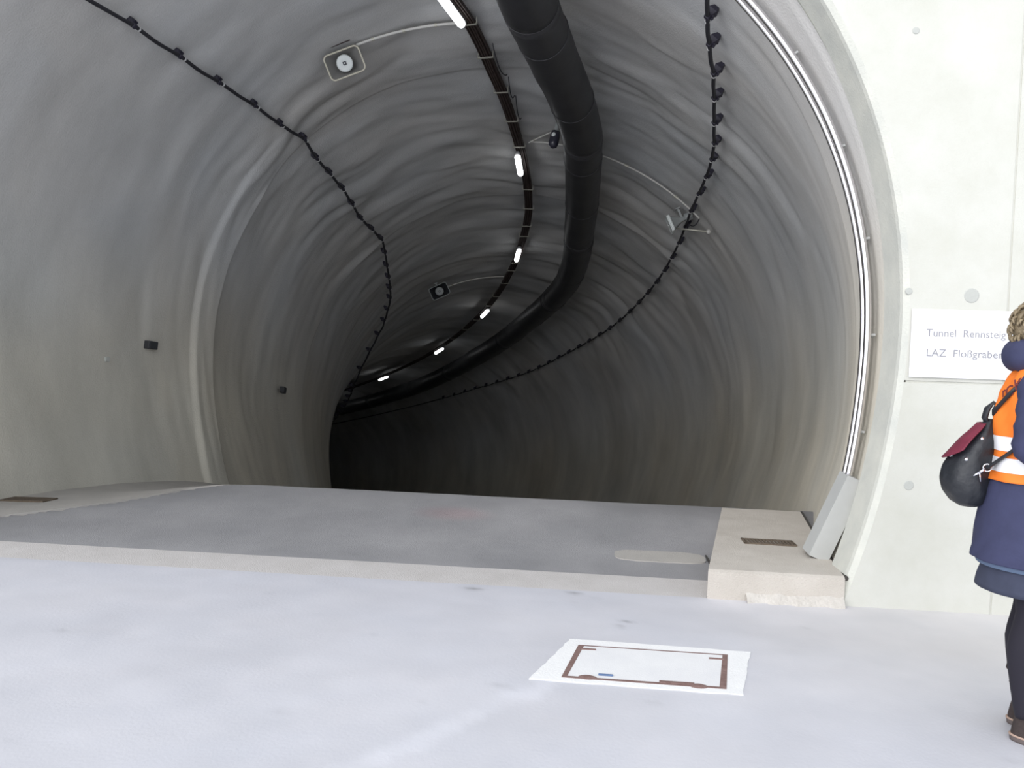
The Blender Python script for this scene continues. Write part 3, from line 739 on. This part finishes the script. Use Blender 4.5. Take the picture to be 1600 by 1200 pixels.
text('LAZ  Floßgraben', 1.962, 1.465, .060, sg, 'letter', width=.415)

# ------------------------------------------------------------------ person in the orange vest
PR = Matrix.Translation((1.795, 3.165, 0)) @ Matrix.Rotation(math.radians(-25), 4, 'Z')
def loft(rings, n=40, noise=0., seed=0, close_top=False, close_bot=False, nf=1., fine=3):
    """rings: (z, cx, cy, rx, ry); interpolated smoothly"""
    R = np.array(rings, float); zs_ = np.linspace(0, len(R)-1, (len(R)-1)*fine+1); k = np.arange(len(R))
    C = np.stack([np.interp(zs_, k, R[:, j]) for j in range(5)], 1)
    if len(C) > 4: C[1:-1] = (C[:-2]+2*C[1:-1]+C[2:])/4
    V = []
    for i, (z, cx_, cy_, rx, ry) in enumerate(C):
        for j in range(n):
            a = 2*math.pi*j/n; d = 1+noise*float(fbm(np.array(math.cos(a)*2*nf+10), np.array(z*7+math.sin(a)*2*nf), seed))
            V.append((cx_+rx*d*math.cos(a), cy_+ry*d*math.sin(a), z))
    nr = len(C); Fc = [(i*n+j, i*n+(j+1) % n, (i+1)*n+(j+1) % n, (i+1)*n+j) for i in range(nr-1) for j in range(n)]
    if close_bot: Fc.append(tuple(range(n))[::-1])
    if close_top: Fc.append(tuple((nr-1)*n+j for j in range(n)))
    return V, Fc
HZ = 1.540; HX = -.025                    # head centre
body = MB()
def limb(P, r, n=16): body.tube(P, r, n)
def smoothpath(P, R, k=4):
    P = np.array(P, float); t = np.linspace(0, len(P)-1, (len(P)-1)*k+1); i = np.arange(len(P))
    Q_ = np.stack([np.interp(t, i, P[:, j]) for j in range(3)], 1); r = np.interp(t, i, R)
    Q_[1:-1] = (Q_[:-2]+2*Q_[1:-1]+Q_[2:])/4
    return [tuple(q) for q in Q_], [float(x) for x in r]
body.add(*loft([(.80, 0, 0, .10, .15), (.90, 0, 0, .115, .165), (1.0, 0, 0, .10, .145), (1.1, 0, 0, .095, .13), (1.22, .01, 0, .115, .15), (1.33, 0, 0, .10, .165), (1.385, -.01, 0, .07, .12), (1.41, -.01, 0, .04, .06)], close_top=True, close_bot=True))
limb(*smoothpath([(-.015, 0, 1.36), (-.015, 0, 1.42), (-.02, 0, 1.50)], [.062, .052, .05]))
for sd_ in (1, -1):
    limb(*smoothpath([(-.01, sd_*.085, .88), (-.012, sd_*.085, .68), (-.018, sd_*.08, .47), (-.042, sd_*.08, .33), (-.037, sd_*.08, .12), (-.022, sd_*.08, .06)], [.095, .078, .055, .055, .036, .036]))
    body.ell((.038, sd_*.08, .045), (.112, .042, .035))
    sh = (-.04, sd_*.150, 1.345); el = (-.075, sd_*.215, 1.11); wr = (.15, sd_*.17, 1.02)
    limb(*smoothpath([sh, (-.062, sd_*.200, 1.22), el, (.05, sd_*.200, 1.05), wr], [.050, .043, .038, .034, .026]))
    body.ell(sh, (.055, .05, .055))
    # hand: palm, four fingers and a thumb, half closed in front of the waist
    palm = Vector((.195, sd_*.155, 1.005)); body.ell(palm, (.047, .016, .040), R=Matrix.Rotation(.2, 3, 'Y'))
    for k, (dz, ln) in enumerate(((.028, .075), (.010, .085), (-.008, .078), (-.026, .062))):
        b0 = palm+Vector((.032, 0, dz)); b1 = b0+Vector((ln*.45, -sd_*.006, -.004)); b2 = b1+Vector((ln*.25, -sd_*.022, -.006)); b3 = b2+Vector((ln*.05, -sd_*.022, -.004))
        body.tube([palm+Vector((.005, 0, dz*.7)), b0, b1, b2, b3], [.0095, .0092, .0085, .008, .0065], 10)
    body.tube([palm+Vector((-.015, 0, .022)), palm+Vector((.005, -sd_*.022, .044)), palm+Vector((.035, -sd_*.034, .052))], [.011, .0105, .008], 10)
body.ell((HX-.005, 0, HZ+.022), (.094, .076, .092)); body.ell((HX+.028, 0, HZ-.045), (.058, .056, .068)); body.ell((HX+.055, 0, HZ-.085), (.028, .03, .022))
body.tube([(HX+.082, 0, HZ+.015), (HX+.098, 0, HZ-.012), (HX+.104, 0, HZ-.028)], [.008, .011, .013], 10)
for sd_ in (1, -1):
    body.ell((HX+.0, sd_*.078, HZ-.01), (.018, .008, .030)); body.ell((HX+.070, sd_*.030, HZ+.032), (.016, .024, .007)); body.ell((HX+.055, sd_*.036, HZ-.02), (.03, .024, .022))
po = body.build('person', 'skin')
md = po.modifiers.new('r', 'REMESH'); md.mode = 'VOXEL'; md.voxel_size = .0065
ms = po.modifiers.new('s', 'SMOOTH'); ms.factor = .5; ms.iterations = 3
bpy.context.view_layer.update()
me = bpy.data.meshes.new_from_object(po.evaluated_get(bpy.context.evaluated_depsgraph_get())); po.modifiers.clear(); po.data = me
me.name = 'person'; me.polygons.foreach_set('use_smooth', [True]*len(me.polygons))
po.matrix_world = PR
tag(po, 'person in navy coat and orange safety vest standing in profile at right edge', 'person')
def pc(name, VF, m_, smooth=True, label=None, solid=0., parent=po, sub=0):
    o = obj(name, VF[0], VF[1], m_, None, smooth, label); o.parent = parent
    if solid: q = o.modifiers.new('t', 'SOLIDIFY'); q.thickness = solid; q.offset = 1
    if sub: q = o.modifiers.new('s', 'SUBSURF'); q.levels = sub; q.render_levels = sub
    return o
for sd_ in (1, -1):
    MBe = MB().ell((HX+.076, sd_*.031, HZ+.012), (.010, .011, .0075)); ey = pc('eye', (MBe.v, MBe.f), 'eye'); MBe = MB().ell((HX+.0845, sd_*.031, HZ+.012), (.0025, .0048, .0048)); pc('iris', (MBe.v, MBe.f), 'dark_plastic', parent=ey)
MBm = MB().ell((HX+.085, 0, HZ-.055), (.010, .024, .008)); pc('mouth', (MBm.v, MBm.f), 'lips')
# legs in tights, boots
for sd_ in (1, -1):
    P, r = smoothpath([(-.015, sd_*.085, .84), (-.012, sd_*.085, .66), (-.018, sd_*.08, .48), (-.046, sd_*.08, .35), (-.040, sd_*.08, .16), (-.027, sd_*.08, .10)], [.10, .090, .068, .066, .045, .044])
    mm = MB().tube(P, r, 24); pc('tights_leg', (mm.v, mm.f), 'tights')
    y_ = sd_*.08
    xo = -.008 if sd_ < 0 else -.012
    bt = root('boot', '', ''); del bt['label']; del bt['category']; bt.parent = po
    V, Fc = loft([(.225, -.012+xo, y_, .058, .052), (.20, -.012+xo, y_, .060, .053), (.14, -.008+xo, y_, .056, .048), (.10, .008+xo, y_, .068, .047), (.075, .045+xo, y_, .112, .046), (.045, .058+xo, y_, .130, .047), (.022, .060+xo, y_, .134, .048)], 32, .03, 3, close_bot=False)
    pc('shaft', (V, Fc), 'boot', parent=bt, solid=.003)
    V, Fc = loft([(.0265, .06+xo, y_, .139, .053), (.020, .06+xo, y_, .139, .053)], 32, close_top=True, close_bot=True); pc('welt', (V, Fc), 'sole', parent=bt)
    V, Fc = loft([(.0205, .06+xo, y_, .137, .051), (.001, .06+xo, y_, .134, .049)], 32, close_top=True, close_bot=True); pc('sole', (V, Fc), 'sole_dark', parent=bt)
    mm = MB().tube([(-.066+xo, y_-.004, .20), (-.085+xo, y_-.004, .222), (-.083+xo, y_+.006, .235), (-.066+xo, y_+.004, .226)], .003, 6); pc('pull_tab', (mm.v, mm.f), 'boot', parent=bt)
# skirt, coat hem lining, coat
V, Fc = loft([(.562, -.032, 0, .190, .182), (.62, -.030, 0, .184, .178), (.70, -.02, 0, .172, .172), (.85, -.01, 0, .15, .165)], 64, .05, 8); pc('skirt', (V, Fc), 'skirt', solid=.003)
V, Fc = loft([(.656, -.033, 0, .192, .190), (.69, -.031, 0, .192, .190), (.75, -.028, 0, .186, .186)], 64, .03, 9); pc('denim_hem', (V, Fc), 'lining', solid=.003)
coat_r = [(.675, -.035, 0, .208, .205), (.70, -.034, 0, .207, .204), (.80, -.032, 0, .195, .196), (.90, -.030, 0, .181, .186), (1.0, -.028, 0, .166, .175), (1.10, -.026, 0, .158, .170), (1.22, -.024, 0, .156, .172), (1.32, -.020, 0, .140, .178), (1.38, -.018, 0, .112, .152), (1.42, -.018, 0, .084, .10), (1.45, -.016, 0, .070, .075)]
ct = pc('coat', loft(coat_r, 72, .045, 12, fine=5), 'coat', solid=.006)
mm = MB()
for (a_, z0, z1) in ((2.55, .68, .95), (-2.2, .68, .95)):
    P = [(float(np.interp(z, [q[0] for q in coat_r], [q[3] for q in coat_r]))*1.035*math.cos(a_)-.008, float(np.interp(z, [q[0] for q in coat_r], [q[4] for q in coat_r]))*1.035*math.sin(a_), z) for z in np.linspace(z0, z1, 8)]
    mm.tube(P, .003, 5)
pc('coat_seam', (mm.v, mm.f), 'coat', parent=ct)
for sd_ in (1, -1):
    sh = (-.045, sd_*.150, 1.350); el = (-.075, sd_*.215, 1.12); wr = (.145, sd_*.172, 1.02)
    P, r = smoothpath([(.0, sd_*.11, 1.385), sh, (-.062, sd_*.205, 1.23), el, (.035, sd_*.205, 1.055), wr], [.055, .080, .068, .064, .052, .044], 6)
    r = [q*(1+.05*math.sin(k*1.9)) for k, q in enumerate(r)]
    mm = MB().tube(P, r, 24); pc('sleeve', (mm.v, mm.f), 'coat')
# puffy hood lying round the neck
V = []; nu, nv_ = 40, 16
for i in range(nu):
    a = 2*math.pi*i/nu; back = .5-.5*math.cos(a)
    for j in range(nv_):
        b = 2*math.pi*j/nv_; rr = .036+.020*back+.004*math.sin(a*7)
        ca, sa = math.cos(a), math.sin(a)
        V.append((-.012-.016*back+(.078+.018*back+rr*math.cos(b))*ca, (.082+rr*math.cos(b))*sa, 1.440+.022*back+rr*1.15*math.sin(b)))
Fc = [(i*nv_+j, ((i+1) % nu)*nv_+j, ((i+1) % nu)*nv_+(j+1) % nv_, i*nv_+(j+1) % nv_) for i in range(nu) for j in range(nv_)]
pc('hood', (V, Fc), 'coat', sub=1)
V = []
for i in range(nu):
    a = 2*math.pi*i/nu
    for j in range(nv_):
        b = 2*math.pi*j/nv_; rr = .022+.004*math.sin(a*5+1)
        V.append((-.020+(.074+rr*math.cos(b))*math.cos(a), (.072+rr*math.cos(b))*math.sin(a), 1.494-.024*math.cos(a)+rr*1.3*math.sin(b)))
pc('scarf', (V, Fc), 'scarf')
# hair: shell plus loose curls
def hairshell():
    mm = MB().ell((HX-.016, 0, HZ+.032), (.104, .094, .104), 48, 28); V = []
    for x, y, z in mm.v:
        d = Vector((x-HX+.020, y, z-HZ-.030)); f = 1+.10*float(fbm(np.array(d.x*28+7), np.array(d.z*28+d.y*19), 5))
        if d.x > .03: f *= 1-min(.30, (d.x-.03)*3.4)*(1 if z < HZ+.075 else .25)
        if z < HZ-.055: f *= .9
        V.append((HX-.020+d.x*f, d.y*f, HZ+.030+d.z*f))
    return V, mm.f
hr_ = pc('hair', hairshell(), 'hair')
mm = MB(); rr_ = random.Random(3)
for k in range(170):
    th = rr_.uniform(.15, 2.3); a = rr_.uniform(1.1, 2*math.pi-1.1)
    d = Vector((math.sin(th)*math.cos(a), math.sin(th)*math.sin(a), math.cos(th))); p0 = Vector((HX-.020+d.x*.106, d.y*.093, HZ+.030+d.z*.102))
    tg = Vector((0, 0, -1)); tg = (tg-d*tg.dot(d)).normalized(); sdv = d.cross(tg); ln = rr_.uniform(.02, .045); w_ = rr_.uniform(-1, 1)
    P = [p0+tg*ln*t+sdv*w_*ln*.6*t*t+d*.010*math.sin(math.pi*t) for t in np.linspace(0, 1, 6)]
    mm.tube(P, [.004, .006, .006, .005, .004, .0015], 5)
o = pc('curls', (mm.v, mm.f), 'hair', parent=hr_); o['kind'] = 'stuff'
# orange vest with armholes
vz = [(.985, 1.075), (1.05, 1.08), (1.10, 1.085), (1.22, 1.085), (1.32, 1.09), (1.385, 1.11), (1.425, 1.15)]
def cr_at(z):
    zz = [q[0] for q in coat_r]; return [float(np.interp(z, zz, [q[k] for q in coat_r])) for k in (1, 2, 3, 4)]
def vest_pt(a, z, out=.014):
    cx_, cy_, rx, ry = cr_at(z); d = 1+.045*float(fbm(np.array(math.cos(a)*2+10), np.array(z*7+math.sin(a)*2), 12))
    wv = .004*math.sin(a*9+z*22)
    return (cx_+(rx*d+out+wv)*math.cos(a), cy_+(ry*d+out+wv)*math.sin(a), z)
na, nz_ = 144, 70; zz = np.linspace(.985, 1.435, nz_); V = [vest_pt(2*math.pi*j/na, z) for z in zz for j in range(na)]
Fc = []
for i in range(nz_-1):
    for j in range(na):
        a = 2*math.pi*(j+.5)/na; z = (zz[i]+zz[i+1])/2
        aa = abs((a if a < math.pi else a-2*math.pi)); dy = aa-1.50; hole = (dy/.52)**2+((z-1.29)/.155)**2 < 1
        if not hole: Fc.append((i*na+j, i*na+(j+1) % na, (i+1)*na+(j+1) % na, (i+1)*na+j))
vest = pc('safety_vest', (V, Fc), 'vest', solid=.002)
for sd_ in (1, -1):
    P = []
    for k in range(41):
        q = 2*math.pi*k/40; P.append(Vector(vest_pt(sd_*(1.50+.52*math.cos(q)), 1.29+.155*math.sin(q), .017)))
    mm = MB().tube(P, .005, 6); pc('armhole_binding', (mm.v, mm.f), 'vest', parent=vest)
for zc_ in (1.127, 1.048):
    h_ = .027; V = [vest_pt(2*math.pi*j/na, z, .0185) for z in np.linspace(zc_-h_, zc_+h_, 6) for j in range(na)]
    Fc = [(i*na+j, i*na+(j+1) % na, (i+1)*na+(j+1) % na, (i+1)*na+j) for i in range(5) for j in range(na)]
    pc('reflective_stripe', (V, Fc), 'reflective', parent=vest)
# dark lettering across the upper back, wrapped round the vest
for (ch, a_, z_) in (('r', 3.62, 1.300), ('C', 3.76, 1.302), ('K', 3.97, 1.330)):
    p = Vector(vest_pt(a_, z_, .026)); nrm = Vector((math.cos(a_), math.sin(a_), .15)).normalized(); ux = Vector((0, 0, 1)); ux = (ux-nrm*ux.dot(nrm)).normalized(); rx_ = ux.cross(nrm)
    tl = Matrix.Rotation(.35, 3, nrm); ux = tl @ ux; rx_ = tl @ rx_
    A = Matrix.Identity(4)
    for i in range(3): A[i][0] = rx_[i]; A[i][1] = ux[i]; A[i][2] = nrm[i]; A[i][3] = p[i]
    text(ch, 0, 0, .058, vest, 'vest_print', M_=A, off=.012)

# ------------------------------------------------------------------ backpack worn on the back
bp = root('backpack', 'black and burgundy drawstring backpack worn by the person at right', 'backpack', M=PR)
brings = [(.865, -.262, .0, .040, .060), (.880, -.262, .0, .066, .095), (.92, -.270, .0, .088, .120), (.97, -.274, .0, .094, .125), (1.02, -.268, .0, .090, .12), (1.07, -.254, .0, .078, .108), (1.12, -.234, .0, .062, .088), (1.16, -.216, .0, .044, .060), (1.21, -.200, .0, .018, .025)]
V, Fc = loft(brings, 48, .09, 33, True, True, 1.2, 5)
pc('bag_body', (V, Fc), 'bag', parent=bp)
# burgundy flap draped over the outer top
R_ = np.array(brings); V = []; zz = np.linspace(1.045, 1.192, 16); aa = np.linspace(math.pi-1.25, math.pi+1.32, 26)
for z in zz:
    for a in aa:
        q = [float(np.interp(z, R_[:, 0], R_[:, k])) for k in (1, 2, 3, 4)]; zb = z-.03*abs(math.sin(a))*0
        lift = .010+.004*float(fbm(np.array(a*3), np.array(z*30), 4))+.006*(1-sstep(z, 1.045, 1.07))
        V.append((q[0]+(q[2]+lift)*math.cos(a), q[1]+(q[3]+lift)*math.sin(a), z+.0*zb+.045*(abs(a-math.pi)/1.3)**2*(1-(z-1.045)/.147)))
o = pc('flap', (V, grid_faces(16, 26).tolist()), 'burgundy', parent=bp, solid=.004, label='burgundy flap')
for (x, y, z) in ((-.328, -.055, 1.062), (-.276, -.106, 1.055), (-.228, -.072, 1.135)):
    mm = MB().ell((x, y, z), (.009, .009, .009)); pc('eyelet', (mm.v, mm.f), 'chrome', parent=bp)
mm = MB().tube([(-.205, -.01, 1.175), (-.222, -.02, 1.215), (-.215, -.02, 1.25), (-.195, -.02, 1.275), (-.175, -.03, 1.26)], [.012, .017, .017, .013, .009], 10, flat=.5); pc('carry_loop', (mm.v, mm.f), 'bag', parent=bp)
def strap(P, w_=.012, name='shoulder_strap'):
    Q_, r = smoothpath(P, [w_]*len(P), 6); mm = MB().tube(Q_, r, 8, flat=.35); pc(name, (mm.v, mm.f), 'bag', parent=bp)
for sd_ in (-1, 1):
    z1 = [vest_pt(math.pi+sd_*.25 if sd_ > 0 else math.pi-sd_*.25, 1.24, .024)]
    q = lambda a, z: vest_pt(a, z, .026)
    s_ = -sd_   # strap from the bag top over the shoulder, under the arm to the bag foot
    top = (-.17, .01, 1.18)
    P = [top, q(math.pi+s_*.35, 1.24), q(math.pi+s_*.75, 1.32), q(math.pi+s_*1.0, 1.39), (.0, -s_*.105, 1.435), q(s_*-.9+0*math.pi, 1.36), q(-s_*1.0, 1.25), q(-s_*1.25, 1.15)]
    strap(P, .008)
    P = [q(-s_*1.45, 1.27), q(-s_*1.75, 1.205), q(-s_*2.08, 1.12), (-.200, -s_*.115, 1.035)]
    P[2] = tuple(Vector(P[2])*1.0)
    strap(P, .019, 'lower_strap')
    c0 = Vector((-.200, -s_*.115, 1.035)); c1 = Vector((-.250, -s_*.12, .995))
    ring = [c0.lerp(c1, .12)+Vector((.014*math.cos(t), 0, .014*math.sin(t))) for t in np.linspace(0, 2*math.pi, 13)]
    mm = MB().tube(ring, .003, 6).tube([c0.lerp(c1, .25), c0.lerp(c1, .65)], .006, 8).tube([c0.lerp(c1, .6), c1], .0045, 6).tube([c0.lerp(c1, .6), c0.lerp(c1, .75)+Vector((.012, 0, -.03))], .003, 6); pc('snap_hook', (mm.v, mm.f), 'chrome', parent=bp)

for o in bpy.data.objects:
    if '_o' in o: del o['_o']
if wall is not None: bpy.data.objects.remove(wall)
